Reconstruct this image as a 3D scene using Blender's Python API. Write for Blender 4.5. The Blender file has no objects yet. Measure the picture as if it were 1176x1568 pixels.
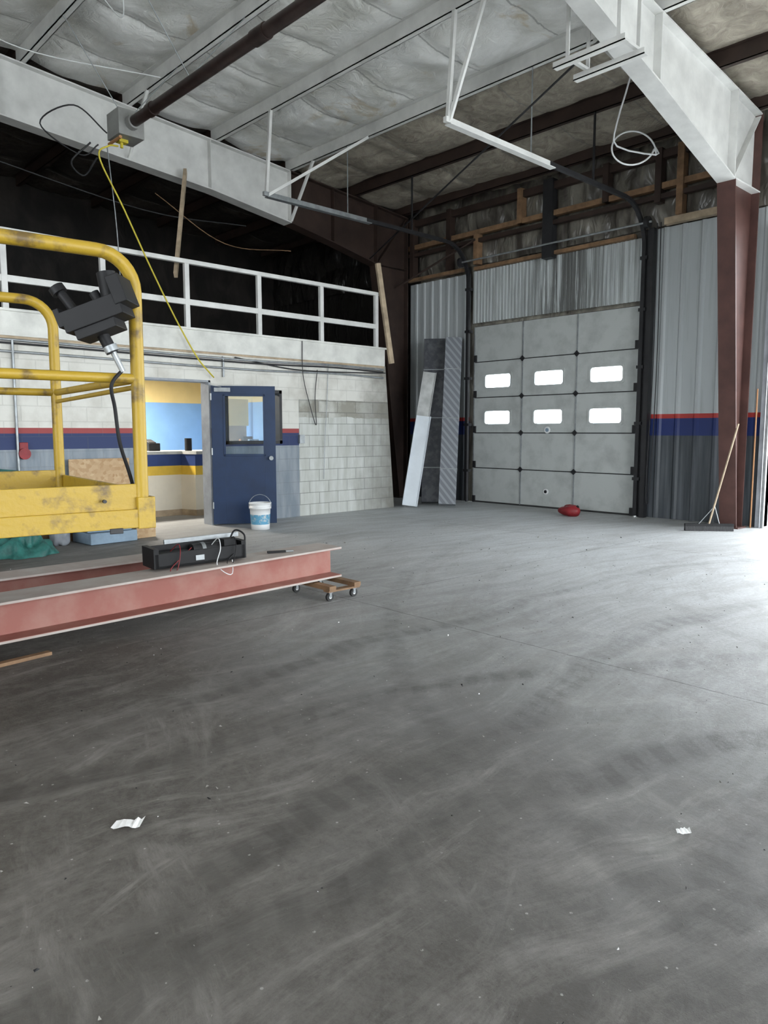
import bpy, bmesh, math, random
from mathutils import Vector, Matrix, noise, Euler
random.seed(7)
S=bpy.context.scene
S.view_settings.view_transform='Standard'
V=Vector
# ---------------------------------------------------------------- materials
class NT:
    def __init__(s,name):
        s.m=bpy.data.materials.new(name); s.m.use_nodes=True
        s.t=s.m.node_tree; s.n=s.t.nodes; s.b=s.n['Principled BSDF']
        s.co=s.n.new('ShaderNodeNewGeometry').outputs['Position']
    def lk(s,a,b): s.t.links.new(a,b)
    def put(s,sock,v):
        if hasattr(v,'is_linked'): s.lk(v,sock)
        elif isinstance(v,(tuple,list)):
            v=tuple(v)
            if len(sock.default_value)==4 and len(v)==3: v=v+(1,)
            sock.default_value=v
        else: sock.default_value=v
    def math(s,op,a,b=0.0,c=None,clamp=False):
        n=s.n.new('ShaderNodeMath'); n.operation=op; n.use_clamp=clamp
        s.put(n.inputs[0],a); s.put(n.inputs[1],b)
        if c is not None: s.put(n.inputs[2],c)
        return n.outputs[0]
    def mix(s,f,a,b,mode='MIX'):
        n=s.n.new('ShaderNodeMix'); n.data_type='RGBA'; n.blend_type=mode
        s.put(n.inputs[0],f); s.put(n.inputs[6],a); s.put(n.inputs[7],b)
        return n.outputs[2]
    def sep(s,v):
        n=s.n.new('ShaderNodeSeparateXYZ'); s.put(n.inputs[0],v); return n.outputs
    def comb(s,x,y,z):
        n=s.n.new('ShaderNodeCombineXYZ')
        for i,v in enumerate((x,y,z)): s.put(n.inputs[i],v)
        return n.outputs[0]
    def scale(s,v,k):
        n=s.n.new('ShaderNodeVectorMath'); n.operation='MULTIPLY'; s.put(n.inputs[0],v); n.inputs[1].default_value=k
        return n.outputs[0]
    def noise(s,v,sc,det=4,rough=.55,dist=0):
        n=s.n.new('ShaderNodeTexNoise'); s.put(n.inputs['Vector'],v)
        n.inputs['Scale'].default_value=sc; n.inputs['Detail'].default_value=det
        n.inputs['Roughness'].default_value=rough; n.inputs['Distortion'].default_value=dist
        return n.outputs[0]
    def ramp(s,v,lo,hi,a=0.,b=1.):
        n=s.n.new('ShaderNodeMapRange'); n.clamp=True
        s.put(n.inputs[0],v)
        for i,k in enumerate((lo,hi,a,b)): n.inputs[i+1].default_value=k
        return n.outputs[0]
    def gt(s,a,b): return s.math('GREATER_THAN',a,b)
    def bump(s,h,st=.3,d=.02):
        n=s.n.new('ShaderNodeBump'); n.inputs['Strength'].default_value=st; n.inputs['Distance'].default_value=d
        s.put(n.inputs['Height'],h); s.lk(n.outputs[0],s.b.inputs['Normal'])
    def fin(s,col=None,rough=.6,metal=0,spec=.4):
        if col is not None: s.put(s.b.inputs['Base Color'],col)
        s.put(s.b.inputs['Roughness'],rough); s.put(s.b.inputs['Metallic'],metal)
        s.b.inputs['Specular IOR Level'].default_value=spec
        return s.m
def mk(name,col,rough=.6,metal=0,var=.15,sc=5,bump=0,col2=None,lo=.35,hi=.7,spec=.4):
    t=NT(name); f=t.ramp(t.noise(t.co,sc,5,.6),lo,hi)
    c1=tuple(x*(1+var*.5) for x in col); c2=col2 or tuple(x*(1-var) for x in col)
    if bump: t.bump(t.noise(t.co,sc*6,4),bump,.01)
    return t.fin(t.mix(f,c1,c2),rough,metal,spec)
white_steel=mk('white_painted_steel',(.66,.66,.64),.5,0,.16,3)
brown_steel=mk('brown_primer_steel',(.038,.023,.018),.55,0,.4,3)
brown_col=mk('brown_column_steel',(.08,.037,.031),.5,0,.3,3)
galv=mk('galvanised_track',(.33,.35,.36),.4,.5,.3,8)
black=mk('black_steel',(.02,.02,.022),.5,0,.3,8)
blackp=mk('black_plastic',(.012,.012,.013),.55,0,.2,8,spec=.25)
bundm=mk('dark_shrink_wrap',(.05,.052,.06),.3,0,.5,9,.5,(.1,.105,.115),.45,.6)
rubber=mk('rubber',(.03,.03,.03),.8,0,.2,8)
yellow=mk('yellow_lift_paint',(.36,.235,.022),.45,0,.2,7,.2,(.14,.09,.03),.55,.68)
deckm=mk('lift_deck_rust',(.2,.11,.045),.8,0,.4,6)
redox=mk('red_oxide_primer',(.26,.095,.075),.6,0,.25,3,0,(.35,.185,.15),.4,.7)
dustw=mk('dusty_flange',(.36,.3,.27),.75,0,.2,5,0,(.46,.43,.4))
wood=mk('lumber',(.22,.13,.07),.7,0,.4,6)
lwood=mk('light_lumber',(.42,.33,.23),.7,0,.3,6)
dblue=mk('blue_door_paint',(.008,.026,.075),.4,0,.2,3)
red=mk('red_plastic',(.22,.015,.02),.5,0,.4,8)
plw=mk('white_plastic',(.72,.73,.73),.4,0,.06,5)
teal=mk('green_tarp',(.03,.15,.13),.45,0,.4,12,.4)
foam=mk('blue_foam_board',(.22,.3,.38),.7,0,.2,5)
silver=mk('bright_sheet_metal',(.7,.75,.8),.45,0,.08,3)
dirtyw=mk('dirty_white',(.5,.51,.5),.6,0,.3,4)
trimg=mk('grey_trim',(.3,.32,.35),.6,0,.3,4)
parap=mk('parapet_white',(.66,.66,.62),.6,0,.25,2.5)
hoseY=mk('yellow_hose',(.55,.45,.04),.5,0,.1,4)
paper=mk('white_paper',(.8,.8,.8),.8,0,.1,40)
orange=mk('orange_pipe',(.4,.2,.09),.5,0,.1,4)
grit=mk('grit',(.2,.19,.17),.9,0,.5,40)
heater=mk('dark_heater_tube',(.04,.025,.022),.4,.3,.4,5)
hbox=mk('heater_box_grey',(.28,.28,.27),.5,.2,.2,6)
def simple_glass(name,tint,mixf):
    t=NT(name); tr=t.n.new('ShaderNodeBsdfTransparent'); tr.inputs[0].default_value=tint+(1,)
    gl=t.n.new('ShaderNodeBsdfGlossy'); gl.inputs['Roughness'].default_value=.03
    mx=t.n.new('ShaderNodeMixShader'); mx.inputs[0].default_value=mixf
    t.lk(tr.outputs[0],mx.inputs[1]); t.lk(gl.outputs[0],mx.inputs[2])
    t.lk(mx.outputs[0],t.n['Material Output'].inputs[0]); return t.m
glass=simple_glass('window_glass',(.9,.93,.95),.015)
# floor
def floor_mat():
    t=NT('dusty_concrete'); x,y,z=t.sep(t.co)
    def polar(cx,cy):
        dx=t.math('SUBTRACT',x,cx); dy=t.math('SUBTRACT',y,cy)
        r=t.math('SQRT',t.math('ADD',t.math('MULTIPLY',dx,dx),t.math('MULTIPLY',dy,dy)))
        return r,t.math('ARCTAN2',dy,dx)
    wob=t.math('MULTIPLY',t.math('SUBTRACT',t.noise(t.scale(t.co,(.5,.5,0)),1,2),.5),1.1)
    patch=t.noise(t.co,1.2,8,.72); bl=t.noise(t.co,.5,6,.65); fine=t.noise(t.co,36,6,.85); mid=t.noise(t.co,9,8,.85)
    def streak(cx,cy,rs,as_,seed,tw=1.):
        r,a=polar(cx,cy); rr=t.math('ADD',r,t.math('MULTIPLY',wob,tw))
        return t.noise(t.comb(t.math('MULTIPLY',rr,rs),t.math('MULTIPLY',a,as_),seed),1,10,.78),rr,a
    s1,r1,a1=streak(6.,0.,4.2,5.,0.); s2,r2,a2=streak(10.,4.5,6.,9.,4.,-.9); s3,r3,a3=streak(1.,9.,3.2,4.,8.,.6)
    f=t.math('MULTIPLY',t.ramp(s1,.48,.64),t.ramp(patch,.4,.58,.1,.75))
    f=t.math('MAXIMUM',f,t.math('MULTIPLY',t.ramp(s2,.5,.66),t.ramp(patch,.58,.42,.05,.65)))
    f=t.math('MAXIMUM',f,t.math('MULTIPLY',t.ramp(s3,.52,.66),t.ramp(bl,.42,.58,.0,.6)))
    f=t.math('ADD',f,t.ramp(mid,.4,.68,-.15,.22))
    f=t.math('ADD',f,t.ramp(bl,.38,.64,-.06,.25),clamp=True)
    d1=t.mix(f,(.072,.065,.057),(.27,.255,.235))
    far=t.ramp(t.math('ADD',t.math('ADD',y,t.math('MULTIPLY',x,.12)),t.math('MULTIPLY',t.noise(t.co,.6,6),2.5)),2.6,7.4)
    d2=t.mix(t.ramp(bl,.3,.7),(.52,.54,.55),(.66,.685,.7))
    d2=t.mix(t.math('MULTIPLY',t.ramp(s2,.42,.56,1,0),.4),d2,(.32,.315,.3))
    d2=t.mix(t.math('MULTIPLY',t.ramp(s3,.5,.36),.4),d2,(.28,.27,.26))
    c=t.mix(t.math('MULTIPLY',far,.9),d1,d2)  # far floor paled beyond its dust: doorway daylight put into the colour
    c=t.mix(t.ramp(fine,.42,.64,0,.35),c,(.115,.108,.098))
    tot=None
    for rr,a,rad,wd,k,am in ((r1,a1,9.05,.1,170,1.),(r1,a1,7.9,.09,150,1.),(r1,a1,7.0,.06,150,.8),(r2,a2,12.3,.1,260,1.),(r2,a2,13.6,.08,280,.8),(r2,a2,11.1,.07,250,.8),(r3,a3,7.2,.08,130,.6)):
        band=t.ramp(t.math('ABSOLUTE',t.math('SUBTRACT',rr,rad)),wd*.6,wd*1.4,am,0)
        bars=t.ramp(t.math('SINE',t.math('MULTIPLY_ADD',rr,14.,t.math('MULTIPLY',a,k*2.))),-.3,.3,.65,1.)
        m=t.math('MULTIPLY',band,bars); tot=m if tot is None else t.math('MAXIMUM',tot,m)
    tot=t.math('MULTIPLY',tot,t.ramp(t.math('ADD',patch,t.math('MULTIPLY',mid,.4)),.56,.76,.0,.62))
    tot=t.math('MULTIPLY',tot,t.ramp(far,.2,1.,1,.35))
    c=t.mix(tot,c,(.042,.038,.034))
    vor=t.n.new('ShaderNodeTexVoronoi'); t.put(vor.inputs['Vector'],t.co); vor.inputs['Scale'].default_value=18
    sp=t.math('LESS_THAN',vor.outputs['Distance'],.085); sp=t.math('MULTIPLY',sp,t.gt(mid,.52))
    c=t.mix(t.math('MULTIPLY',sp,.5),c,(.5,.49,.46))
    jn=t.math('MULTIPLY',t.math('SUBTRACT',t.noise(t.co,2.5,5,.7),.5),.04)
    j=t.math('LESS_THAN',t.math('ABSOLUTE',t.math('SUBTRACT',t.math('ADD',y,jn),3.95)),.006)
    j2=t.math('LESS_THAN',t.math('ABSOLUTE',t.math('SUBTRACT',t.math('ADD',y,jn),8.4)),.007)
    j3=t.math('LESS_THAN',t.math('ABSOLUTE',t.math('ADD',t.math('ADD',x,jn),4.6)),.005)
    jj=t.math('MULTIPLY',t.math('MAXIMUM',j,t.math('MAXIMUM',j2,j3)),t.ramp(mid,.38,.55,.1,.7))
    c=t.mix(jj,c,(.04,.037,.033))
    h=t.math('ADD',t.math('MULTIPLY',fine,.6),t.math('MULTIPLY',jj,-1.))
    h=t.math('ADD',h,t.math('MULTIPLY',mid,.6))
    t.bump(h,.55,.012)
    r=t.math('SUBTRACT',t.ramp(patch,.3,.7,.58,.75),t.math('MULTIPLY',far,.14))
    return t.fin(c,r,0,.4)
floorm=floor_mat()
def block_mat():
    t=NT('painted_concrete_block'); x,y,z=t.sep(t.co)
    br=t.n.new('ShaderNodeTexBrick'); t.put(br.inputs['Vector'],t.comb(y,z,0))
    for k,v in (('Scale',1.),('Mortar Size',.007),('Mortar Smooth',.3),('Brick Width',.406),('Row Height',.19)): br.inputs[k].default_value=v
    br.inputs['Color1'].default_value=(.2,.2,.2,1); br.inputs['Color2'].default_value=(.9,.9,.9,1); br.inputs['Mortar'].default_value=(.5,.5,.5,1)
    n1=t.noise(t.co,2.2,6,.6); n2=t.noise(t.scale(t.co,(4,4,.7)),2,5,.6)
    up=t.mix(t.ramp(n1,.45,.75),(.66,.65,.6),(.48,.46,.41))
    low=t.mix(t.ramp(n2,.4,.7),(.2,.235,.27),(.3,.33,.36))
    c=t.mix(t.gt(z,1.17),low,(.03,.045,.12)); c=t.mix(t.gt(z,1.37),c,(.3,.06,.06)); c=t.mix(t.gt(z,1.44),c,up)
    bare=t.mix(t.ramp(n2,.35,.7),(.58,.595,.57),(.42,.43,.39))
    bare=t.mix(t.math('MULTIPLY',t.math('SUBTRACT',br.outputs[0],.5),.35),bare,(.25,.25,.22))
    zj=t.math('ADD',z,t.math('MULTIPLY',t.math('SUBTRACT',n1,.5),.12))
    bv=t.math('ADD',n1,t.math('MULTIPLY',t.math('SUBTRACT',br.outputs[0],.5),.35))
    band=t.mix(t.ramp(bv,.42,.62),(.28,.27,.23),(.5,.5,.46))
    bare=t.mix(t.gt(zj,1.62),bare,band); bare=t.mix(t.gt(z,1.92),bare,up)
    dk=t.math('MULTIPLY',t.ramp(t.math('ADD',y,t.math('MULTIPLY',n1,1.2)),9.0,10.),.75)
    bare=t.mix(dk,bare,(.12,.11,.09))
    isb=t.gt(y,7.3); c=t.mix(isb,c,bare)
    isb=t.math('MULTIPLY',isb,t.math('LESS_THAN',z,1.92))
    c=t.mix(t.math('MULTIPLY',br.outputs['Fac'],t.math('MULTIPLY_ADD',isb,.4,.15)),c,(.16,.16,.15))
    h=t.math('ADD',t.math('MULTIPLY',br.outputs['Fac'],t.math('MULTIPLY_ADD',isb,-.7,-.3)),t.math('MULTIPLY',t.noise(t.co,40,3),.15))
    t.bump(h,.6,.012)
    return t.fin(c,.7)
blockm=block_mat()
def roof_mat():
    t=NT('vinyl_faced_insulation'); x,y,z=t.sep(t.co)
    n=t.noise(t.co,1.1,5,.6,.6); n2=t.noise(t.co,5,5,.65,1.)
    w=t.mix(t.ramp(n,.38,.66),(.84,.84,.82),(.58,.575,.53))
    tan=t.mix(t.ramp(n2,.35,.65),(.42,.38,.31),(.24,.21,.17))
    stain=t.ramp(t.noise(t.co,.75,6,.65,1.2),.58,.66,0,.65)
    w=t.mix(stain,w,(.5,.4,.25))
    c=t.mix(t.ramp(t.math('ADD',y,t.math('MULTIPLY',n,.4)),8.35,8.7),w,tan)
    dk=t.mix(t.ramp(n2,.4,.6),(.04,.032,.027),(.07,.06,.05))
    c=t.mix(t.math('LESS_THAN',x,-11.25),c,dk)  # roof over the mezzanine coloured dark to stand for its lack of light
    sx=t.math('FRACT',t.math('ADD',t.math('DIVIDE',t.math('ADD',x,t.math('MULTIPLY',n2,.05)),1.22),20.))
    seam=t.math('LESS_THAN',t.math('ABSOLUTE',t.math('SUBTRACT',sx,.5)),.008)
    c=t.mix(t.math('MULTIPLY',seam,.55),c,(.2,.2,.19))
    t.bump(t.math('ADD',t.math('ADD',n2,t.noise(t.scale(t.co,(.5,1.6,1)),1.6,3,.5,1.)),t.math('MULTIPLY',seam,-.6)),.5,.08)
    return t.fin(c,.5)
roofm=roof_mat()
def ins_mat(name,dark):
    t=NT(name); n=t.noise(t.scale(t.co,(2.2,1,.8)),1.6,3,.5,.8)
    x,y,z=t.sep(t.co)
    if dark: c=t.mix(t.ramp(n,.4,.65),(.012,.011,.01),(.028,.024,.021))  # mezzanine gloom put into the lining colour
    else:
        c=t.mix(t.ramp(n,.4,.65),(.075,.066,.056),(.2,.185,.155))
        c=t.mix(t.math('LESS_THAN',x,-11.0),c,(.02,.018,.016))  # wall above the mezzanine darkened, its shade painted into the colour
    t.bump(t.noise(t.scale(t.co,(1.5,1,.7)),3.,3,.5,1.),.3 if dark else .8,.08); return t.fin(c,.6 if dark else .33,0,.2 if dark else .6)
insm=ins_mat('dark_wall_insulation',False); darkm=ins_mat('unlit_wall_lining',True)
def liner_mat(plain):
    t=NT('ribbed_liner_plain' if plain else 'ribbed_liner_striped'); x,y,z=t.sep(t.co)
    s=t.noise(t.scale(t.co,(9,1,.35)),1.6,6,.65)
    up=t.mix(t.ramp(s,.5,.75),(.46,.49,.5),(.35,.37,.37))
    if plain:
        up=t.mix(t.ramp(s,.5,.72),(.47,.5,.5),(.24,.25,.24))
        mid=t.math('MULTIPLY',t.ramp(t.math('ABSOLUTE',t.math('ADD',x,7.4)),.2,1.1,1,0),t.ramp(s,.42,.5))
        up=t.mix(t.math('MULTIPLY',mid,.8),up,(.07,.07,.065)); c=up
    else:
        low=t.mix(t.ramp(s,.4,.7),(.05,.058,.066),(.12,.13,.145))
        c=t.mix(t.gt(z,1.33),low,(.02,.035,.14)); c=t.mix(t.gt(z,1.6),c,(.42,.045,.04)); c=t.mix(t.gt(z,1.67),c,up)
    return t.fin(c,.4)
linP=liner_mat(True); linS=liner_mat(False)
def osb_mat():
    t=NT('osb'); v=t.n.new('ShaderNodeTexVoronoi'); t.put(v.inputs['Vector'],t.co); v.inputs['Scale'].default_value=25
    return t.fin(t.mix(v.outputs['Color'],(.36,.22,.11),(.52,.38,.23)),.8)
osb=osb_mat()
doorpanel=mk('garage_door_panel',(.41,.43,.42),.5,0,.18,3,0,(.33,.34,.33),.45,.75)
def wrap_mat():
    t=NT('strapped_wrap'); x,y,z=t.sep(t.co)
    w=t.math('FRACT',t.math('MULTIPLY',t.math('ADD',z,t.math('MULTIPLY',x,1.2)),9.))
    return t.fin(t.mix(t.gt(w,.6),(.17,.18,.2),(.26,.28,.3)),.35)
wrapm=wrap_mat()
# ---------------------------------------------------------------- builder
class B:
    def __init__(s,name,xf=None):
        s.name=name; s.bm=bmesh.new(); s.mats=[]; s.xf=xf or Matrix()
    def mi(s,m):
        if m not in s.mats: s.mats.append(m)
        return s.mats.index(m)
    def poly(s,vs,fs,m,smooth=False):
        i=s.mi(m); bv=[s.bm.verts.new(s.xf@V(v)) for v in vs]
        for f in fs:
            try:
                fc=s.bm.faces.new([bv[k] for k in f]); fc.material_index=i; fc.smooth=smooth
            except ValueError: pass
    CF=[(0,3,2,1),(4,5,6,7),(0,1,5,4),(1,2,6,5),(2,3,7,6),(3,0,4,7)]
    def box(s,a,b,m):
        a,b=[min(p,q) for p,q in zip(a,b)],[max(p,q) for p,q in zip(a,b)]
        s.poly([(a[0],a[1],a[2]),(b[0],a[1],a[2]),(b[0],b[1],a[2]),(a[0],b[1],a[2]),(a[0],a[1],b[2]),(b[0],a[1],b[2]),(b[0],b[1],b[2]),(a[0],b[1],b[2])],s.CF,m)
    def obox(s,c,sz,rot,m):
        R=Euler([math.radians(r) for r in rot]).to_matrix(); c=V(c); h=V(sz)/2
        vs=[c+R@V((h.x*i,h.y*j,h.z*k)) for k in (-1,1) for i,j in ((-1,-1),(1,-1),(1,1),(-1,1))]
        s.poly(vs,s.CF,m)
    def beam(s,p,q,w,h,m,side=None):
        p=V(p);q=V(q);d=(q-p).normalized()
        sd=V(side) if side else d.cross(V((0,0,1)))
        if sd.length<1e-4: sd=V((1,0,0))
        sd=(sd-d*sd.dot(d)).normalized(); up=sd.cross(d).normalized()
        o=[(-1,-1),(1,-1),(1,1),(-1,1)]
        vs=[e+sd*(i*w/2)+up*(j*h/2) for e in (p,q) for i,j in o]
        s.poly(vs,s.CF,m)
    def cyl(s,p,q,r,m,r2=None,n=14):
        s.tube([p,q],r,m,n,r2)
    def tube(s,pts,r,m,n=8,r2=None,closed=False):
        pts=[V(p) for p in pts]; N=len(pts); vs=[];prev=None
        for k,p in enumerate(pts):
            if closed: d=pts[(k+1)%N]-pts[k-1]
            else: d=pts[min(k+1,N-1)]-pts[max(k-1,0)]
            d.normalize()
            if prev is None:
                a=d.cross(V((0,0,1)))
                if a.length<.05: a=d.cross(V((1,0,0)))
            else: a=prev-d*prev.dot(d)
            a.normalize(); prev=a; b=d.cross(a)
            rr=r if r2 is None else r+(r2-r)*k/(N-1)
            for j in range(n):
                t=2*math.pi*(j+.5)/n; vs.append(p+(a*math.cos(t)+b*math.sin(t))*rr)
        fs=[(k*n+j,k*n+(j+1)%n,((k+1)%N)*n+(j+1)%n,((k+1)%N)*n+j) for k in range(N if closed else N-1) for j in range(n)]
        s.poly(vs,fs,m,n>4)
        if not closed:
            s.poly(vs[:n],[tuple(range(n))[::-1]],m); s.poly(vs[-n:],[tuple(range(n))],m)
    def prism(s,pts,vec,m):
        n=len(pts); vec=V(vec); vs=[V(p) for p in pts]+[V(p)+vec for p in pts]
        s.poly(vs,[tuple(range(n))[::-1],tuple(range(n,2*n))]+[(i,(i+1)%n,n+(i+1)%n,n+i) for i in range(n)],m)
    def grid(s,fn,nu,nv,m,smooth=True):
        vs=[fn(i/nu,j/nv) for j in range(nv+1) for i in range(nu+1)]
        s.poly(vs,[(j*(nu+1)+i,j*(nu+1)+i+1,(j+1)*(nu+1)+i+1,(j+1)*(nu+1)+i) for j in range(nv) for i in range(nu)],m,smooth)
    def done(s,bevel=0,fix=True):
        if fix: bmesh.ops.recalc_face_normals(s.bm,faces=s.bm.faces[:])
        me=bpy.data.meshes.new(s.name); s.bm.to_mesh(me); s.bm.free()
        for m in s.mats: me.materials.append(m)
        o=bpy.data.objects.new(s.name,me); bpy.context.collection.objects.link(o)
        if bevel:
            md=o.modifiers.new('bevel','BEVEL'); md.width=bevel; md.segments=2; md.limit_method='ANGLE'; md.angle_limit=.7
        return o
def smooth(pts,k=8):
    pts=[V(p) for p in pts]; P=[pts[0]*2-pts[1]]+pts+[pts[-1]*2-pts[-2]]; out=[]
    for i in range(1,len(P)-2):
        a,b,c,d=P[i-1:i+3]
        for j in range(k):
            t=j/k; out.append(.5*((2*b)+(c-a)*t+(2*a-5*b+4*c-d)*t*t+(3*b-a-3*c+d)*t**3))
    out.append(pts[-1]); return out
# ---------------------------------------------------------------- constants
LW=-9.75; FW=11.37
def deck(y): return 5.95+.083*(FW-y)
# ---------------------------------------------------------------- shell
b=B('ground'); b.box((-40,-40,-.4),(40,60,-.12),mk('gravel_yard',(.62,.62,.6),.9,0,.2,2)); b.done()
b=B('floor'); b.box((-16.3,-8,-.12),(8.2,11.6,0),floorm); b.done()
PY=[-6.8,-5.3,-3.8,-2.3,-.8,.7,2.2,3.7,5.2,6.7,8.2,9.7,11.0]
b=B('ceiling')
def cf(u,v):
    x=-16.3+24.4*u; y=-8+19.55*v
    fr=((y-.7)/1.5)%1.0; e=math.sin(math.pi*fr)
    sx=abs(((x/1.22+20)%1)-.5); puck=.05*math.exp(-(sx/.06)**2)
    w=.09*noise.noise(V((x*1.1,y*1.1,0)))+.04*noise.noise(V((x*3.2,y*2.6,2)))
    return (x,y,deck(y)-.115*e**.8*(1+.6*noise.noise(V((x*.9,y*.3,5))))+puck*e+w*e)
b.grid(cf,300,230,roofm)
b.grid(lambda u,v:(-16.3+24.4*u,-8+19.55*v,deck(-8+19.55*v)+.12),1,1,brown_steel)
b.done(fix=False)
for y in PY:
    b=B('purlin'); zt=deck(y)-.005
    for x0,x1,m in ((-16.2,-11.25,brown_steel),(-11.25,8.0,white_steel if y<9 else brown_steel)):
        b.box((x0,y-.006,zt-.2),(x1,y+.006,zt),m)
        b.box((x0,y-.006,zt-.2),(x1,y+.075,zt-.19),m); b.box((x0,y-.075,zt-.01),(x1,y+.006,zt),m)
        b.box((x0,y+.067,zt-.2),(x1,y+.075,zt-.175),m)
    b.done()
O1=(-9.46,-6.02,3.42); O2=(-4.0,-.2,4.2); O3=(3.2,7.2,4.2)  # third opening added and second made taller to bring in daylight
b=B('wall_far')
for x0,x1,z0,z1 in ((-16.3,O1[0],0,6),(O1[0],O1[1],O1[2],6),(O1[1],O2[0],0,6),(O2[0],O2[1],O2[2],6),(O2[1],O3[0],0,6),(O3[0],O3[1],O3[2],6),(O3[1],8.2,0,6)):
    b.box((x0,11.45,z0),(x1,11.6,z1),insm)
b.done()
b=B('wall_insulation_batts')
def wf(u,v):
    x=-16+12.2*u; z=4.58+1.37*v
    fx=(x/1.1)%1; fz=((z-4.5)/.66)%1
    return (x,11.40-.09*math.sin(math.pi*fx)*math.sin(math.pi*fz)-.05*noise.noise(V((x*4,z*1.6,1)))-.02*noise.noise(V((x*9,z*5,1))),z)
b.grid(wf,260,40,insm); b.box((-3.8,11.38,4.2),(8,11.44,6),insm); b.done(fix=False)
b=B('wall_right')
b.box((8.05,-8,0),(8.2,-1,6.9),dirtyw); b.box((8.05,9.5,0),(8.2,11.6,6.2),dirtyw); b.box((8.05,-1,4.6),(8.2,9.5,7),dirtyw); b.done()
b=B('wall_back'); b.box((-16.3,-8.1,0),(-4,-8,7.6),dirtyw); b.box((3,-8.1,0),(8.2,-8,7.6),dirtyw); b.box((-4,-8.1,4.2),(3,-8,7.6),dirtyw); b.done()
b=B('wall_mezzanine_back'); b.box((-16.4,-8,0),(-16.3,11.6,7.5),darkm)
b.done()
def ribbed(b,x0,x1,z0,z1,y,m,pitch=.3,d=.03,flat=.6):
    prof=[];x=x0
    while x<x1:
        for dx,dy in ((0,0),(pitch*flat,0),(pitch*(flat+.1),-d),(pitch*.9,-d)):
            if x+dx<=x1: prof.append((x+dx,y+dy))
        x+=pitch
    prof.append((x1,y)); n=len(prof)
    vs=[(p[0],p[1],z) for z in (z0,z1) for p in prof]
    b.poly(vs,[(i,i+1,n+i+1,n+i) for i in range(n-1)],m)
b=B('metal_liner_panel')
ribbed(b,-11.25,-9.6,0,4.45,11.40,linS,.22,.02)
ribbed(b,-9.5,-5.95,3.48,4.46,11.36,linP,.075,.018,.4)
ribbed(b,-5.9,-4.02,0,4.56,11.40,linS,.3,.025,.68)
b.done(fix=False)
b=B('wall_girt_framing')
b.box((-11.2,11.2,5.1),(-4.3,11.3,5.19),wood); b.box((-11.2,11.22,4.48),(-9.7,11.32,4.54),wood)
b.box((-9.4,11.24,4.46),(-6.1,11.33,4.52),wood); b.box((-5.6,11.22,4.56),(-4.35,11.33,4.66),lwood)
b.box((-11.2,11.2,5.55),(-4.3,11.3,5.67),brown_steel); b.box((-11.2,11.18,4.95),(-4.3,11.27,5.02),brown_steel)
for x,z0,z1,m in ((-10.0,4.55,5.7,brown_steel),(-9.3,4.55,5.1,wood),(-8.3,5.1,5.7,wood),(-7.75,4.4,5.72,black),(-7.65,4.4,5.72,black),(-6.6,5.1,5.7,brown_steel),(-5.35,4.66,5.7,wood),(-5.7,4.9,5.7,brown_steel),(-11.0,4.55,5.7,brown_steel)):
    b.box((x-.05,11.16,z0),(x+.05,11.31,z1),m)
b.done()
b=B('wall_left'); t0,t1=LW-.2,LW
D0,D1,DZ=4.56,5.68,2.14; W0,W1,WZ0,WZ1=5.92,6.95,1.2,2.04
for y0,y1,z0,z1 in ((-8,D0,0,2.55),(D0,D1,DZ,2.55),(D1,W0,0,2.55),(W0,W1,0,WZ0),(W0,W1,WZ1,2.55)):
    b.box((t0,y0,z0),(t1,y1,z1),blockm)
b.prism([(t0,W1,0),(t0,9.46,0),(t0,9.24,2.55),(t0,W1,2.55)],(.2,0,0),blockm)
b.done()
b=B('wall_office_end'); b.box((-11.3,9.0,0),(t0,9.2,2.55),blockm); b.box((-16.3,9,0),(-11.3,9.2,2.55),insm); b.done()
b=B('mezzanine_slab'); b.box((-16.3,-8,2.56),(LW-.2,9.2,2.6),lwood); 
b.box((LW-.15,-8,2.55),(LW+.03,9.2,2.84),parap); b.box((LW-.2,-8,2.84),(LW+.06,9.22,2.87),parap); b.box((LW-.1,-8,2.52),(LW+.012,9.2,2.55),lwood)
b.box((-16.3,-8,2.62),(LW-.16,9.2,2.66),wood); b.done()
b=B('mezzanine_railing'); xr=LW-.02
for y in (-3.2,-2,-.75,.5,1.72,2.94,4.15,5.36,6.58,7.8,9.03): b.box((xr-.03,y-.035,2.87),(xr+.03,y+.035,3.8),white_steel)
b.box((xr-.035,-4,3.76),(xr+.035,9.07,3.82),white_steel); b.box((xr-.025,-4,3.19),(xr+.025,9.06,3.27),white_steel)
b.done(.004)
b=B('railing_brace_board'); b.beam((LW+.06,9.0,4.3),(LW+.1,9.3,2.6),.05,.09,lwood); b.beam((LW-.12,5.25,3.6),(-11.05,6.1,5.5),.05,.09,lwood); b.done()
b=B('trim_door_frame')
for y in (D0,D1-.03): b.box((t0-.01,y,0),(t1+.02,y+.03,DZ),trimg)
b.box((t0-.01,D0,DZ-.03),(t1+.02,D1,DZ),trimg); b.done()
b=B('window_1')
for y in (W0,W1-.05): b.box((t0,y,WZ0),(t1+.03,y+.05,WZ1),black)
for z in (WZ0,WZ1-.05): b.box((t0,W0,z),(t1+.03,W1,z+.05),black)
b.box((t0+.1,W0,WZ0),(t0+.106,W1,WZ1),glass); b.done()
hinge=V((LW+.06,D1-.02,0)); d=V((.49,.75,0)).normalized()
xf=Matrix(((d.x,-d.y,0,hinge.x),(d.y,d.x,0,hinge.y),(0,0,1,0),(0,0,0,1)))
b=B('door_1',xf); W=.93;H=2.06
for x0,x1,z0,z1 in ((0,.19,.02,H),(.76,W,.02,H),(.19,.76,.02,1.05),(.19,.76,1.92,H)): b.box((x0,-.022,z0),(x1,.022,z1),dblue)
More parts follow.
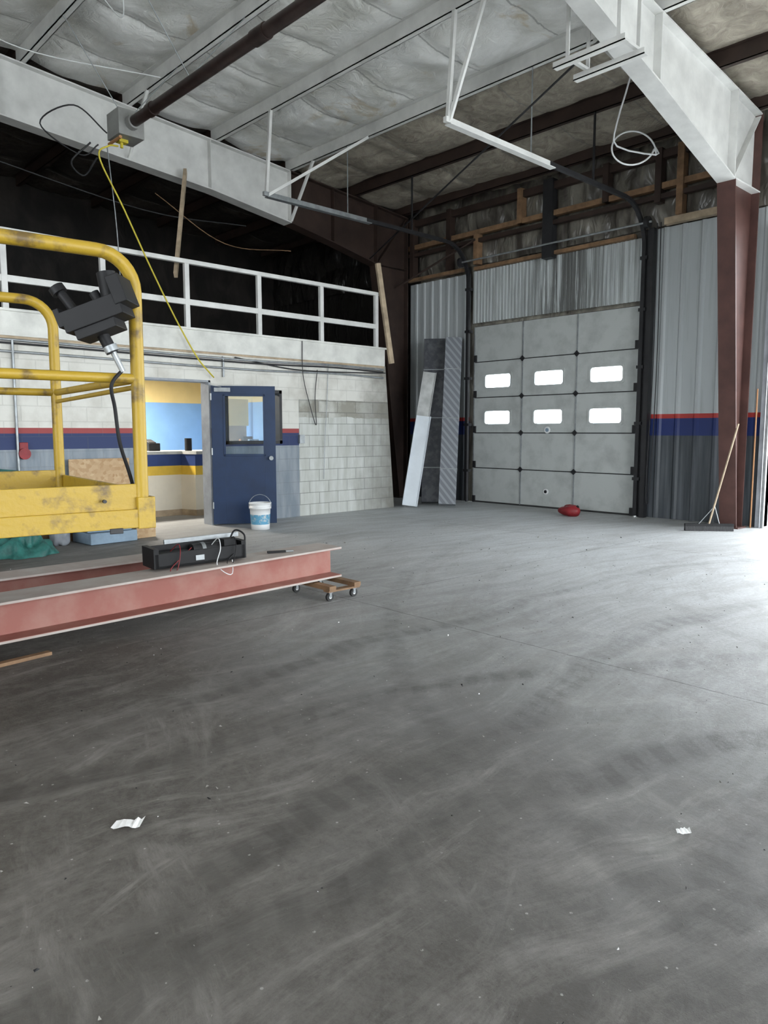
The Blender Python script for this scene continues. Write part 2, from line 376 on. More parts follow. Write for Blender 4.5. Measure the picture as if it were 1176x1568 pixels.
for x0,x1,z0,z1 in ((.17,.2,1.03,1.94),(.75,.78,1.03,1.94),(.17,.78,1.03,1.06),(.17,.78,1.91,1.94)): b.box((x0,-.032,z0),(x1,.032,z1),dblue)
b.box((.19,-.003,1.05),(.76,.003,1.92),glass)
for sg in (-1,1):
    b.cyl((.86,.02*sg,1.0),(.86,.07*sg,1.0),.012,galv); b.cyl((.86,.06*sg,1.0),(.86,.1*sg,1.0),.032,galv)
b.box((.05,-.075,1.97),(.28,-.022,2.03),galv); b.beam((.15,-.06,2.04),(-.05,-.32,2.06),.02,.01,galv)
for z in (.25,1.05,1.85): b.cyl((0,-.02,z),(0,-.02,z+.1),.012,galv)
b.done(.002)
# ---------------------------------------------------------------- office interior
cream=mk('office_yellow',(.8,.62,.28),.7,0,.08,2); sky=mk('office_blue',(.24,.45,.78),.7,0,.08,2); cw=mk('office_cream',(.78,.73,.62),.7,0,.08,2)
b=B('wall_office_inner')
b.box((-13.6,2.4,0),(-13.5,9,1.95),sky); b.box((-13.6,2.4,1.95),(-13.5,9,2.56),cream)
b.box((-13.5,8.0,0),(t0,8.08,1.95),sky); b.box((-13.5,8.0,1.95),(t0,8.08,2.55),cream)
b.box((-13.6,2.3,0),(t0,2.4,2.55),cw); b.box((t0-.02,2.4,0),(t0-.005,D0-.05,2.55),cw); b.done()
b=B('office_shelf'); b.box((-12.2,7.2,1.0),(-11.6,7.9,1.05),lwood); b.box((-12.2,7.2,1.5),(-12.15,7.9,2.0),cream)
for i in range(5): b.box((-12.05+.1*i,7.55,1.05),(-11.99+.1*i,7.75,1.2+.05*(i%3)),(red,orange,blackp,plw,foam)[i])
b.box((-12.2,7.3,0),(-12.15,7.85,1.5),lwood); b.box((-11.7,7.3,0),(-11.65,7.85,1.0),lwood); b.done()
sty=mk('stripe_yellow',(.75,.5,.06),.5); stb=mk('stripe_blue',(.03,.06,.2),.5)
b=B('reception_counter')
def ctr(z0,z1,o,m):
    b.prism([(-11.9,3.2,z0),(-11.3+o,3.2,z0),(-11.3+o,6.0,z0),(-11.0+o,6.1,z0),(-11.0+o,7.15,z0),(-11.7,7.15,z0),(-11.9,6.3,z0)],(0,0,z1-z0),m)
ctr(0,.1,.01,lwood); ctr(.1,.68,.0,cw); ctr(.68,.83,.01,sty); ctr(.83,1.02,.01,stb); ctr(1.02,1.07,.05,dirtyw)
b.done()
b=B('desk_telephone'); b.box((-11.75,5.55,1.07),(-11.5,5.75,1.2),blackp); b.cyl((-11.3,6.15,1.07),(-11.3,6.15,1.28),.06,blackp); b.obox((-11.62,5.62,1.22),(.2,.14,.04),(0,15,0),blackp); b.done(.01)
b=B('paper_stack'); b.box((-11.6,5.0,1.07),(-11.35,5.4,1.1),paper); b.done()
b=B('added_office_lamp'); b.box((-12.3,4.6,2.46),(-11.9,5.8,2.55),plw); b.box((-12.25,4.65,2.44),(-11.95,5.75,2.46),plw); b.done()  # unseen lamp body, added to go with the office light
def area(name,loc,rot,sx,sy,e,col=(1,1,1),portal=False):
    l=bpy.data.lights.new(name,'AREA'); l.shape='RECTANGLE'; l.size=sx; l.size_y=sy; l.energy=e; l.color=col
    if portal: l.cycles.is_portal=True
    o=bpy.data.objects.new(name,l); o.location=loc; o.rotation_euler=[math.radians(r) for r in rot]; bpy.context.collection.objects.link(o); return o
area('added_office_light',(-12.1,5.2,2.42),(0,0,0),.3,1.1,230,(1,.93,.82))  # light added to brighten the office interior
# ---------------------------------------------------------------- steel frames
def frame(X,kind):
    b=B('steel_portal_frame'); w=.012
    prof=[(10.3,4.7),(9.2,4.93),(8.2,5.11),(6.6,5.34),(3.4,5.62),(-1.,6.15),(-8,6.95)]
    if kind==2: prof=[(10.3,4.7),(8.2,5.24),(6.6,5.62),(3.4,6.0),(-1.,6.4),(-8,6.98)]
    br=brown_steel; wh=white_steel
    for (y0,z0),(y1,z1) in zip(prof,prof[1:]):
        m=br if (kind==1 and y0>8.5) else wh
        b.prism([(X-w/2,y0,z0),(X-w/2,y1,z1),(X-w/2,y1,deck(y1)-.215),(X-w/2,y0,deck(y0)-.215)],(w,0,0),m)
        b.beam((X,y0,z0),(X,y1,z1),.24,.02,m,side=(1,0,0))
        b.beam((X,y0,deck(y0)-.215),(X,y1,deck(y1)-.215),.2,.02,m,side=(1,0,0))
    top=deck(11.2)-.22; mt=br if kind==1 else wh
    b.prism([(X-w/2,10.3,4.7),(X-w/2,11.15,4.7),(X-w/2,11.15,top),(X-w/2,10.3,deck(10.3)-.215)],(w,0,0),mt)
    b.beam((X,10.3,deck(10.3)-.215),(X,11.15,top),.2,.02,mt,side=(1,0,0))
    bc=brown_steel if kind==1 else brown_col
    b.prism([(X-w/2,10.3,4.7),(X-w/2,10.93,0),(X-w/2,11.15,0),(X-w/2,11.15,4.7)],(w,0,0),bc)
    b.beam((X,10.3,4.71),(X,10.93,.0),.24,.02,bc,side=(1,0,0)); b.beam((X,11.15,0),(X,11.15,top),.22,.02,bc,side=(1,0,0))
    b.box((X-.16,10.88,0),(X+.16,11.18,.02),bc)
    b.box((X-.12,10.3,4.7),(X+.12,11.15,4.715),mt)
    b.beam((X,10.3,4.7),(X,10.3,deck(10.3)-.22),.22,.015,mt,side=(1,0,0))
    b.beam((X,10.32,4.72),(X,11.13,top-.03),.18,.012,mt,side=(1,0,0))
    for y,z in prof[1:5]:
        b.beam((X,y,z),(X,y,deck(y)-.22),.2,.012,br if(kind==1 and y>8.5) else wh,side=(1,0,0))
    for y,z in (prof[2] if kind==1 else prof[1],(5.2,5.46 if kind==1 else 5.79),(2.2,5.76 if kind==1 else 6.1)):
        if kind==1: b.beam((X+.1,y,z+.03),(X+.75,y,deck(y)-.2),.04,.04,wh)
        b.beam((X-.1,y,z+.03),(X-.75,y,deck(y)-.2),.04,.04,mt)
    b.done()
frame(-11.2,1); frame(-4.3,2); frame(2.7,2)
b=B('roof_cross_bracing'); b.cyl((-11.1,10.1,4.78),(-4.45,7.4,5.55),.014,black,n=8); b.cyl((-11.1,10.8,4.3),(-9.3,11.15,5.0),.02,brown_steel,n=8); b.done()
# ---------------------------------------------------------------- overhead door
def overhead():
    b=B('sectional_overhead_door'); y=11.38; x0,x1,H=O1; n=5; sh=H/n; cw_=(x1-x0)/3
    for r in range(n):
        za=r*sh+.006; zb=(r+1)*sh-.006
        for c in range(3):
            xa=x0+c*cw_+.004; xb=xa+cw_-.008
            if r in (2,3):
                wc=(xa+xb)/2; wz=(1.66 if r==2 else 2.355); hw,hh=.31,.135
                wa,wb,wz0,wz1=wc-hw,wc+hw,wz-hh,wz+hh
                for q in ((xa,wa,za,zb),(wb,xb,za,zb),(wa,wb,za,wz0),(wa,wb,wz1,zb)): b.box((q[0],y,q[2]),(q[1],y+.045,q[3]),doorpanel)
                def rr(hx,hz,rad,k=6):
                    o=[]
                    for cx,cz,a0 in ((hx-rad,hz-rad,0),(-hx+rad,hz-rad,90),(-hx+rad,-hz+rad,180),(hx-rad,-hz+rad,270)):
                        for i in range(k+1):
                            a=math.radians(a0+90*i/k); o.append((wc+cx+rad*math.cos(a),wz+cz+rad*math.sin(a)))
                    return o
                ia=rr(hw-.012,hh-.012,.05); oa=rr(hw+.025,hh+.025,.04); m=len(ia)
                vs=[(p[0],y-.012,p[1]) for p in ia]+[(p[0],y-.012,p[1]) for p in oa]+[(p[0],y+.05,p[1]) for p in ia]+[(p[0],y+.0,p[1]) for p in oa]
                fs=[]
                for i in range(m):
                    j=(i+1)%m; fs+=[(i,j,m+j,m+i),(i,j,2*m+j,2*m+i),(m+i,m+j,3*m+j,3*m+i)]
                b.poly(vs,fs,doorpanel); b.box((wa,y+.02,wz0),(wb,y+.024,wz1),glass)
            else: b.box((xa,y,za),(xb,y+.045,zb),doorpanel)
        b.box((x0,y+.01,r*sh-.006),(x1,y+.03,r*sh+.006),black)
        b.box((x0,y-.004,(r+1)*sh-.03),(x1,y,(r+1)*sh-.012),doorpanel)
        b.box((x0,y-.002,(r+1)*sh-.012),(x1,y-.0005,(r+1)*sh-.004),black)
    for c in range(4):
        x=x0+c*cw_; 
        b.box((x-.012,y-.012,0.02),(x+.012,y,H-.01),galv)
        if 0<c<3:
            for r in range(1,n): b.obox((x,y-.02,r*sh),(.075,.02,.075),(0,45,0),black); b.cyl((x-.05,y-.025,r*sh),(x+.05,y-.025,r*sh),.014,black,n=8)
        else:
            for r in range(n): b.box((x-.03+(.03 if c==0 else -.03),y-.03,r*sh),(x+.03+(.03 if c==0 else -.03),y,r*sh+.13),black)
    b.box((x0,y-.01,0),(x1,y+.04,.03),rubber)
    b.cyl((x0+cw_*1.5,y-.02,.3),(x0+cw_*1.5,y,.3),.05,plw,n=20); b.cyl((x0+cw_*1.5,y-.024,.3),(x0+cw_*1.5,y-.018,.3),.03,blackp,n=20)
    b.cyl((x0+cw_*1.5,y-.015,1.42),(x0+cw_*1.5,y,1.42),.06,plw,n=20); b.cyl((x0+cw_*1.5,y-.018,1.42),(x0+cw_*1.5,y-.014,1.42),.035,foam,n=20)
    b.done()
overhead()
b=B('overhead_door_tracks')
for x,sg in ((-9.55,-1),(-5.93,1)):
    arc=[(x,11.26,0.02),(x,11.26,4.25)]+[(x,11.26-.65*(1-math.cos(a)),4.27+.65*math.sin(a)) for a in [math.pi/2*i/10 for i in range(1,11)]]
    for p,q in zip(arc,arc[1:]): b.beam(p,q,.06,.045,black,side=(1,0,0))
    b.beam(arc[-1],(x,8.6,4.92),.05,.06,black,side=(1,0,0))
    b.beam((x,8.6,4.92),(x,6.55,4.92),.05,.06,galv if sg<0 else white_steel,side=(1,0,0))
    b.beam((x+sg*.0,8.7,4.88),(x,6.6,4.88),.09,.012,galv if sg<0 else white_steel,side=(1,0,0))
    b.box((x+sg*.03-.02,11.3,0),(x+sg*.03+.02,11.34,4.55),black)
    for z in (.6,1.5,2.4,3.3,4.1): b.box((x-.06,11.24,z),(x+.06,11.34,z+.05),black)
    top=deck(6.6)-.21
    b.beam((x,6.6,4.9),(x,6.7,top),.045,.045,white_steel)
    b.beam((x,6.62,4.9),(x+.5,8.2,deck(8.2)-.21) if sg<0 else (x+.45,6.7,top),.04,.04,white_steel)
    b.beam((x,9.7,4.9),(x,9.7,deck(9.7)-.21),.025,.025,black); b.beam((x,8.2,4.9),(x,8.2,deck(8.2)-.21),.012,.012,galv)
b.cyl((-9.7,11.12,4.62),(-5.75,11.12,4.62),.016,galv)
for x in (-9.62,-5.82): b.cyl((x-.03,11.12,4.62),(x+.03,11.12,4.62),.09,black,n=20)
b.box((-5.84,11.22,0),(-5.76,11.33,4.55),black)
b.tube(smooth([(-5.7,11.2,4.6),(-5.68,11.2,2.5),(-5.72,11.2,.5),(-5.66,11.2,.45),(-5.62,11.2,2.5),(-5.64,11.2,4.6)],6),.008,black,5)
b.done()
b=B('trim_bay_jamb'); b.box((-4.06,11.28,0),(-4.0,11.6,4.2),trimg); b.box((-.2,11.28,0),(-.14,11.6,4.2),trimg); b.box((-4.06,11.28,4.2),(-.14,11.6,4.28),trimg)
b.box((-3.98,11.25,0),(-3.94,11.3,4.2),galv); b.cyl((-4.09,11.2,0),(-4.09,11.2,2.0),.011,orange,n=8);b.done()
b=B('door_operator_hanger')
for y in (6.96,7.35):
    b.box((-4.75,y-.04,5.18),(-3.93,y+.04,5.19),white_steel); b.box((-4.75,y-.04,5.18),(-3.93,y-.03,5.24),white_steel)
    for x in (-4.6,-4.02): b.box((x-.02,y-.005,5.19),(x+.02,y+.01,deck(y)-.1),white_steel)
b.box((-4.62,6.96,5.24),(-4.58,7.35,5.27),white_steel); b.box((-4.04,6.96,5.24),(-4.0,7.35,5.27),white_steel)
b.done()
b=B('coiled_white_cable')
loop=[(-5.26+.3*math.cos(a)*.7,9.6+.3*math.cos(a)*.7,5.1+.26*math.sin(a)+.01*i) for k in range(2) for i,a in enumerate([k*6.283+j*.35 for j in range(18)])]
b.tube(smooth([(-4.5,8.2,5.95),(-4.9,8.8,5.75),(-5.3,9.2,5.4),(-5.4,9.4,5.2)]+loop,3),.012,plw,6); b.done()
# ---------------------------------------------------------------- tube heater
b=B('radiant_tube_heater'); ty,tz=4.45,5.3
b.cyl((-9.35,ty,tz),(3.5,ty,tz),.068,heater,n=18)
for x in (-8.9,-6.6,-6.5,-4.,-1.5,1.): b.cyl((x,ty,tz),(x+.12,ty,tz),.08,heater,n=18)
b.box((-9.75,ty-.17,tz-.16),(-9.4,ty+.17,tz+.16),hbox); b.box((-9.78,ty-.12,tz-.1),(-9.74,ty+.12,tz+.1),black); b.cyl((-9.42,ty,tz),(-9.3,ty,tz),.09,hbox)
b.box((-9.65,ty-.1,tz-.2),(-9.55,ty+.02,tz-.16),hoseY); b.cyl((-9.6,ty-.05,tz-.26),(-9.6,ty-.05,tz-.16),.02,hoseY); b.cyl((-9.75,ty-.15,tz-.2),(-9.4,ty-.15,tz-.2),.02,orange)
for x in (-9.55,-7.9,-5.9,-3.):
    for yy in (3.7,5.2): 
        b.tube([(x,ty,tz+.06),(x,yy,deck(yy)-.2)],.008,galv,5)
b.done(.004)
b=B('yellow_air_hose'); b.tube(smooth([(-9.6,ty-.1,tz-.25),(-9.55,4.2,5.0),(-9.6,4.1,4.85),(-9.62,4.4,4.3),(-9.62,4.75,3.6),(-9.62,5.1,2.95),(-9.6,5.4,2.45),(-9.62,5.6,2.25),(-9.66,5.7,2.18)]),.011,hoseY,8); b.done()
b=B('hanging_electrical_cables')
def cab(pts,r=.01,m=black): b.tube(smooth(pts),r,m,5)
cab([(-9.8,4.3,5.25),(-9.85,3.9,5.5),(-10.2,3.6,5.3),(-9.95,4.0,4.95),(-9.85,4.2,5.1)])
cab([(-9.85,4.1,5.1),(-10.,3.9,4.85),(-10.1,4.1,4.75),(-9.9,4.2,4.95)],.012)
cab([(-9.7,4.25,5.05),(-9.68,4.33,4.0),(-9.66,4.35,2.9)],.008,galv)
cab([(-9.85,5.1,6.2),(-9.9,3.3,6.0),(-10.4,2.5,6.5)],.008,plw); cab([(-8.8,3.8,6.4),(-8.6,4.0,6.1),(-8.3,3.9,6.3),(-7.6,3.8,6.35)],.008,plw)
cab([(-11.5,3.,5.2),(-11.5,5.6,4.9),(-11.5,7.5,5.0)],.012); cab([(-11.5,5.8,5.2),(-11.4,7,4.6),(-11.4,8.4,4.7)],.008,wood)
b.done()
b=B('wall_conduit_run'); 
for z,r,m in ((2.5,.016,galv),(2.46,.012,black),(2.36,.016,galv)):
    b.tube(smooth([(LW+.03,0,z),(LW+.03,3,z),(LW+.04,6.3,z-.03),(LW+.03,8.,z),(LW+.04,9.15,z-.02)]),r,m,6)
cab([(LW+.03,6.1,2.5),(LW+.05,7.2,2.38),(LW+.04,8.5,2.4),(LW+.04,9.2,2.43)],.01)
cab([(LW+.05,7.35,2.86),(LW+.05,7.36,2.3),(LW+.05,7.5,1.8),(LW+.05,7.62,1.5),(LW+.05,7.6,1.95),(LW+.04,7.66,2.4)],.007)
cab([(LW+.03,7.9,2.5),(LW+.04,7.86,1.9),(LW+.05,7.8,1.2),(LW+.04,7.78,.6)],.006,galv)
cab([(LW+.03,5.9,2.5),(LW+.03,5.9,2.2)],.018,galv); cab([(LW+.03,2.98,2.5),(LW+.03,2.98,.2)],.018,galv)
b.box((LW,7.28,1.2),(LW+.05,7.38,1.34),galv)
b.done()
b=B('red_alarm_bell'); b.cyl((LW,3.05,1.12),(LW+.07,3.05,1.12),.07,red,n=20); b.box((LW,3.0,1.15),(LW+.04,3.1,1.26),red); b.done(.005)
# ---------------------------------------------------------------- leaning stock
def plank(name,p,q,w,th,m,lip=False,wd=(.75,.66,0)):
    b=B(name); b.beam(p,q,w,th,m,side=wd)
    P,Q=V(p),V(q); L=(Q-P)
    if lip:
        d=L.normalized(); sd=V(wd); sd=(sd-d*sd.dot(d)).normalized(); up=sd.cross(d)
        if up.y>0: up=-up
        for s_ in (-1,1): b.beam(P+sd*(s_*(w/2-.006))+up*(th/2+.01),Q+sd*(s_*(w/2-.006))+up*(th/2+.01),.012,.03,m,side=wd)
    else:
        for f in (.2,.5,.8): b.beam(P+L*f,P+L*(f+.006),w+.012,th+.012,galv,side=wd)
    b.done(.006)
plank('wrapped_panel_bundle',(-9.58,10.32,.04),(-10.27,11.1,3.22),.42,.12,bundm)
plank('wrapped_panel_bundle',(-9.1,10.2,.04),(-9.76,11.1,3.2),.32,.12,wrapm)
plank('sheet_metal_channel',(-9.72,9.82,.03),(-10.04,10.72,2.54),.26,.03,dirtyw,True)
plank('sheet_metal_channel',(-9.5,9.62,.03),(-9.78,10.28,1.68),.28,.03,silver,True)
# ---------------------------------------------------------------- steel beams
def ibeam(name,x,y0,z0,y1,z1,h=.26,w=.32):
    b=B(name); 
    for zz,t,m2 in ((.008,.016,dustw),(h-.008,.016,dustw)):
        b.beam((x,y0,z0+zz),(x,y1,z1+zz),w,t,m2,side=(1,0,0))
    for zz in (.017,h-.017): b.beam((x,y0+.001,z0+zz),(x,y1-.001,z1+zz),w-.002,.004,redox,side=(1,0,0))
    b.beam((x,y0,z0+h/2),(x,y1,z1+h/2),.012,h-.02,redox,side=(1,0,0)); return b.done(.002)
ibeam('red_steel_i_beam',-4.98,-2.5,.02,4.05,.15)
ibeam('red_steel_i_beam',-6.1,-2.5,.0,3.62,.05)
b=B('timber_block'); b.box((-6.35,2.9,0),(-5.85,3.0,.035),wood); b.done()
b=B('furniture_dolly'); 
b.box((-5.18,3.75,.095),(-4.62,3.82,.13),wood); b.box((-5.18,4.02,.095),(-4.62,4.09,.13),wood)
b.box((-5.17,3.75,.08),(-5.1,4.09,.095),wood); b.box((-4.7,3.75,.08),(-4.63,4.09,.095),wood)
for x in (-5.13,-4.67):
    for y in (3.79,4.05):
        b.cyl((x-.012,y,.035),(x+.012,y,.035),.035,rubber,n=18); b.cyl((x-.014,y,.035),(x+.014,y,.035),.015,plw,n=12)
        b.box((x-.02,y-.02,.07),(x+.02,y+.02,.08),galv)
        for s_ in (-1,1): b.box((x+s_*.016-.002,y-.012,.03),(x+s_*.016+.002,y+.012,.075),galv)
b.done()
b=B('portable_control_unit')
zb=.02+.13*(2.8+2.5)/6.55+.26+.004
b.xf=Matrix.Translation((-5.08,2.8,zb+.012))@Matrix.Rotation(math.atan(.02),4,'X')@Matrix.Rotation(math.radians(-6),4,'Z')
b.box((-.12,-.36,0),(.12,.36,.02),blackp); b.box((.1,-.36,0),(.12,.36,.11),blackp); b.box((-.12,-.36,0),(-.1,.36,.14),blackp)
b.box((-.12,-.37,0),(.12,-.33,.15),blackp); b.box((-.12,.33,0),(.12,.37,.14),blackp); b.box((-.1,-.3,.02),(.08,-.06,.1),blackp)
b.cyl((-.02,-.02,.085),(-.02,.28,.085),.05,black,n=16); b.cyl((-.02,.05,.085),(-.02,.08,.085),.055,galv,n=16)
b.box((-.13,-.2,.14),(-.11,.42,.175),galv); b.box((.02,.2,.09),(.09,.3,.16),blackp); b.box((.121,-.05,.03),(.125,.02,.07),galv)
for a,c,m in ((-.2,.14,red),(.12,.15,plw),(.25,.15,blackp)):
    b.tube(smooth([(0,a,.1),(.07,a+.04,c+.02),(.15,a+.02,.1),(.17,a-.02,-.02),(.17,a+.1,-.1) if m is plw else (.16,a-.06,.0),(.05,a+.15,.12)],6),.004,m,6)
b.tube(smooth([(-.05,.3,.1),(-.05,.36,.2),(0,.42,.16),(0,.4,.05),(-.02,.36,.04)],6),.008,blackp,6)
b.done(.004)
b=B('hand_tool'); zt=zb+.02
b.beam((-5.02,3.42,zt),(-4.96,3.56,zt),.03,.015,blackp); b.cyl((-4.96,3.56,zt),(-4.93,3.62,zt),.007,galv,n=8); b.done()
b=B('wood_offcut'); b.obox((-4.70,1.33,.012),(.05,.5,.022),(0,0,8),wood); b.done(.002)
# ---------------------------------------------------------------- bucket
b=B('plastic_bucket'); cx,cy=-8.85,5.92; n=28
def lathe(prof,m):
    vs=[(cx+r*math.cos(2*math.pi*j/n),cy+r*math.sin(2*math.pi*j/n),z) for r,z in prof for j in range(n)]
    b.poly(vs,[(k*n+j,k*n+(j+1)%n,(k+1)*n+(j+1)%n,(k+1)*n+j) for k in range(len(prof)-1) for j in range(n)],m,True)
lathe([(0,.003),(.13,.003),(.134,.08)],plw); lathe([(.1345,.08),(.142,.22)],mk('blue_label',(.08,.24,.36),.4,0,.5,25,0,(.4,.45,.47),.5,.6)); lathe([(.142,.22),(.147,.3),(.158,.3),(.158,.33),(.149,.33),(.151,.37),(.16,.37),(.16,.385),(.15,.385),(.146,.37),(.13,.02),(0,.02)],plw)
b.tube([(cx+.16*math.cos(a)*.69,cy+.16*math.cos(a)*.73,.33+.17*math.sin(a)) for a in [math.pi*i/16 for i in range(17)]],.004,galv,6)
b.done()
b=B('red_fuel_bag')
def bag(u,v):
    a=2*math.pi*u; p=math.pi*(v-.5); k=abs(math.cos(p))**.6
    return (-6.75+.2*math.cos(a)*k,10.6+.13*math.sin(a)*k,.085+.085*math.sin(p)*(1+.25*math.cos(a))+.008*noise.noise(V((a*2,p*3,0))))
b.grid(bag,28,14,red); b.cyl((-6.62,10.6,.13),(-6.58,10.6,.17),.025,blackp); b.tube(smooth([(-6.85,10.58,.12),(-6.8,10.58,.17),(-6.7,10.58,.18),(-6.66,10.58,.15)]),.01,red,6); b.done()
# ---------------------------------------------------------------- push broom
b=B('push_broom'); c=V((-4.36,10.42,0)); r=V((.75,.66,0))
b.beam(c-r*.33+V((0,0,.085)),c+r*.33+V((0,0,.085)),.06,.035,blackp)
for i in range(34):
    p=c+r*(-.32+.64*i/33)
    for k in (-.02,0,.02): b.beam(p+V((-.66,.75,0))*k+V((0,0,.07)),p+V((-.66,.75,0))*k*1.5+V((0,0,.0)),.016,.014,black)
tp=V((-4.13,10.68,1.5)); b.cyl(c+V((0,0,.1)),tp,.013,lwood,n=10)
for s_ in (-1,1): b.cyl(c+r*(.14*s_)+V((0,0,.1)),c+(tp-c)*.2+V((0,0,.05)),.006,galv,n=6)
b.done()
# ---------------------------------------------------------------- materials at left wall
b=B('stacked_pallet_boards'); b.box((LW+.04,3.1,0),(LW+.2,4.5,.1),wood)
b.box((LW+.04,3.35,.1),(LW+.1,3.45,.6),wood); b.box((LW+.04,4.2,.1),(LW+.1,4.3,.6),wood); b.box((LW+.04,3.2,.6),(LW+.22,4.4,.67),wood); b.done()
b=B('osb_sheet'); b.beam((LW+.12,3.55,.86),(LW+.12,4.35,.86),.02,.36,osb); b.done()
b=B('osb_offcut'); b.obox((LW+.45,4.32,.12),(.3,.28,.23),(0,0,6),osb); b.done()
b=B('blue_foam_sheets'); b.obox((LW+.52,3.82,.075),(.5,.62,.14),(0,0,4),foam); b.obox((LW+.5,3.82,.175),(.45,.55,.05),(0,0,-5),foam); b.done(.01)
b=B('green_tarp_heap')
def tarp(u,v):
    a=2*math.pi*u; rr=.34*(1-v); h=.3*(1-(1-v)**2.2)
    nz=noise.noise(V((math.cos(a)*2.5,math.sin(a)*2.5,v*4)))
    return (-8.9+rr*math.cos(a)*(1+.3*nz),2.7+rr*1.1*math.sin(a)*(1+.3*nz),max(0.002,h*(.8+.5*nz)))
b.grid(tarp,48,16,teal); b.done()
b=B('white_sack')
def sack(u,v):
    a=6.283*u; p=math.pi*(v-.5); k=abs(math.cos(p))**.35; nz=noise.noise(V((math.cos(a)*2,math.sin(a)*2,v*4)))
    return (-9.3+.1*math.cos(a)*k*(1+.3*nz),3.28+.12*math.sin(a)*k*(1+.3*nz),.13+.13*math.sin(p)*(1+.15*nz))
b.grid(sack,28,14,trimg); b.done()
b=B('green_tarp_roll'); b.tube(smooth([(LW+.2,2.2,.8),(LW+.22,2.6,.83),(LW+.2,3.05,.78)]),.13,teal,12); b.box((LW+.05,2.2,0),(LW+.35,3.05,.66),wood); b.done()
# ---------------------------------------------------------------- scissor lift
o=V((-3.23,1.536,0)); Wv=V((-.994,.113,0)); Lv=V((-.113,-.994,0))
xf=Matrix(((Wv.x,Lv.x,0,o.x),(Wv.y,Lv.y,0,o.y),(0,0,1,0),(0,0,0,1)))
b=B('yellow_scissor_lift',xf); R=.03; WD=1.5; LN=2.6
def post(x):
    pts=[(x,LN-.1,.99),(x,LN-.1,2.06)]+[(x,LN-.1-.12*(1-math.cos(a)),2.06+.12*math.sin(a)) for a in [math.pi/2*i/6 for i in range(1,7)]]
    pts+=[(x,.18,2.18)]+[(x,.18-.16*math.sin(a),2.18-.16*(1-math.cos(a))) for a in [math.pi/2*i/8 for i in range(1,9)]]+[(x,.02,.97)]
    b.tube(pts,R,yellow,12)
post(0); post(WD)
for x in (0,WD):
    b.cyl((x,.02,1.635),(x,LN-.1,1.635),.022,yellow); b.cyl((x,1.3,1.0),(x,1.3,2.18),.025,yellow)
    b.box((x-.01,0,1.02),(x+.01,LN,1.16),yellow)
b.cyl((0,.02,1.635),(WD,.02,1.635),.02,yellow); b.cyl((0,.02,1.6),(WD,.02,1.58),.012,yellow)
b.cyl((0,LN-.1,1.635),(WD,LN-.1,1.635),.022,yellow); b.cyl((0,LN-.1,2.18),(WD,LN-.1,2.18),.022,yellow)
b.box((0,-.01,1.02),(WD,.01,1.13),yellow); b.box((0,LN-.01,1.02),(WD,LN+.01,1.16),yellow)
b.box((0,0,.99),(WD,LN,1.02),deckm); b.box((-.03,-.02,.96),(.03,LN,1.045),yellow); b.box((WD-.03,-.02,.96),(WD+.03,LN,1.045),yellow); b.box((0,-.03,.96),(WD,.03,1.03),yellow)
b.box((-.035,-.03,.955),(.035,.05,1.1),yellow); b.cyl((-.05,.2,1.09),(-.03,.2,1.09),.008,black); b.box((-.036,.12,.94),(-.03,.18,.965),black)
for k in range(2):
    z0=.5+.22*k; z1=z0+.22
    for x in (.15,1.08):
        b.beam((x,.98,z0),(x,2.5,z1),.04,.07,yellow,side=(1,0,0)); b.beam((x+.05,.98,z1),(x+.05,2.5,z0),.04,.07,yellow,side=(1,0,0))
b.box((.1,.95,.2),(1.16,2.6,.48),yellow)
for x in (.03,1.08):
    for y in (1.2,2.35): b.cyl((x,y,.2),(x+.11,y,.2),.2,rubber,n=24); b.cyl((x-.005,y,.2),(x+.115,y,.2),.1,plw,n=20)
# joystick box
cc=V((-3.22,1.335,1.91)); b.xf=Matrix.Translation(cc)@Matrix.Rotation(math.radians(47),4,'Z')@Matrix.Rotation(math.radians(-20),4,'Y')
b.box((-.13,-.08,-.06),(.13,.08,.03),blackp); b.box((-.1,-.07,-.1),(.08,.07,-.05),blackp); b.box((-.15,-.08,-.03),(-.125,.08,.05),blackp); b.box((.11,-.085,-.02),(.165,.085,.1),blackp)
b.cyl((-.08,-.02,.03),(-.11,-.02,.13),.02,blackp); b.cyl((-.11,-.02,.12),(-.118,-.02,.15),.034,blackp); b.cyl((.03,0,.03),(.02,0,.08),.022,blackp); b.cyl((.08,.0,.03),(.1,.0,.14),.04,blackp)
b.xf=Matrix()
b.cyl((-3.22,1.34,1.85),(-3.2,1.39,1.74),.026,blackp); b.cyl((-3.2,1.39,1.75),(-3.19,1.43,1.66),.013,galv); b.cyl((-3.205,1.38,1.77),(-3.2,1.39,1.745),.03,galv)
b.tube(smooth([(-3.19,1.43,1.67),(-3.2,1.38,1.6),(-3.22,1.4,1.5),(-3.23,1.42,1.35),(-3.26,1.47,1.22),(-3.28,1.5,1.14)]),.009,blackp,6)
b.done(.004)
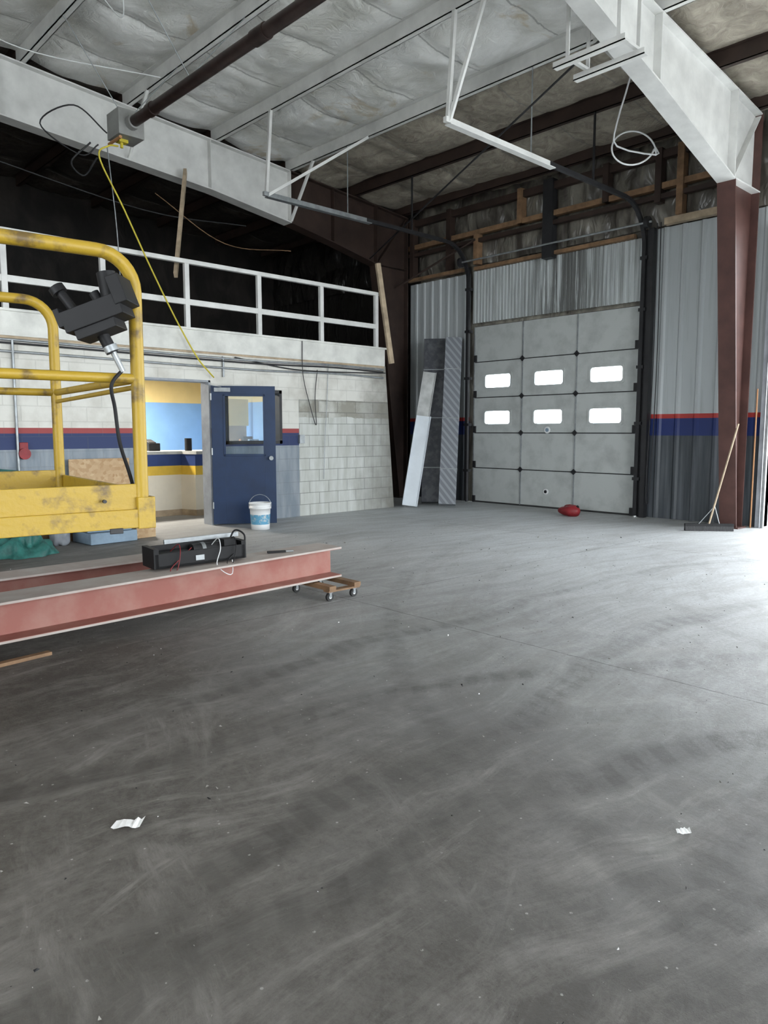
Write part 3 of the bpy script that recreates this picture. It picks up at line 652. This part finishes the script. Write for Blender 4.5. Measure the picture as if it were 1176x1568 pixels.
# ---------------------------------------------------------------- floor litter
b=B('torn_paper_scrap'); 
for cx,cy,s_,a in ((-2.44,1.05,.05,0),(-1.055,2.44,.025,1.)):
    R_=V((.687,.727,0)); F_=V((-.727,.687,0)); k=8
    top=[V((cx,cy,.006))+R_*(s_*(-1+2*i/k))+F_*(s_*(.35+.25*random.random()+.25*i/k))+V((0,0,random.random()*.012)) for i in range(k+1)]
    bot=[V((cx,cy,.004))+R_*(s_*(-1.1+2*i/k))-F_*(s_*(.3+.3*random.random()))+V((0,0,random.random()*.006)) for i in range(k+1)]
    b.poly(top+bot,[(i,i+1,k+2+i,k+1+i) for i in range(k)],paper)
b.done()
b=B('floor_debris')
for i in range(1300):
    x=random.uniform(-8,0.5); y=random.uniform(.4,9); s_=random.choice((.003,.004,.006,.009))
    if i%45==0: s_=.016
    m=paper if random.random()<.12 else (grit if random.random()<.6 else blackp)
    vs=[(x+s_*random.uniform(-1,1),y+s_*random.uniform(-1,1),random.uniform(0,s_)) for k in range(3)]+[(x,y,s_*1.1)]
    b.poly(vs,[(0,1,2),(0,1,3),(1,2,3),(2,0,3)],m)
b.done()
# ---------------------------------------------------------------- light
w=bpy.data.worlds.new('sky'); S.world=w; w.use_nodes=True
bg=w.node_tree.nodes['Background']; bg.inputs[0].default_value=(.9,.955,1,1); bg.inputs[1].default_value=12.
area('bay_portal_a',(-2.1,11.5,2.1),(-90,0,0),3.8,4.2,1,portal=True)
area('added_bay_portal',(5.2,11.5,2.1),(-90,0,0),4,4.2,1,portal=True)  # portal on the added, unseen third opening
area('bay_portal_b',(8.1,4.25,2.3),(0,90,0),4.6,10.5,1,portal=True)
area('bay_portal_c',(-.5,-8.05,2.1),(90,0,0),7,4.2,1,portal=True)
# ---------------------------------------------------------------- camera
cd=bpy.data.cameras.new('camera'); cd.sensor_fit='VERTICAL'; cd.sensor_height=36; cd.lens=25.94; cd.clip_start=.05; cd.clip_end=300
co=bpy.data.objects.new('camera',cd); co.location=(0,0,1.4); co.rotation_euler=(math.radians(90-6.26),0,math.radians(46.64))
bpy.context.collection.objects.link(co); S.camera=co
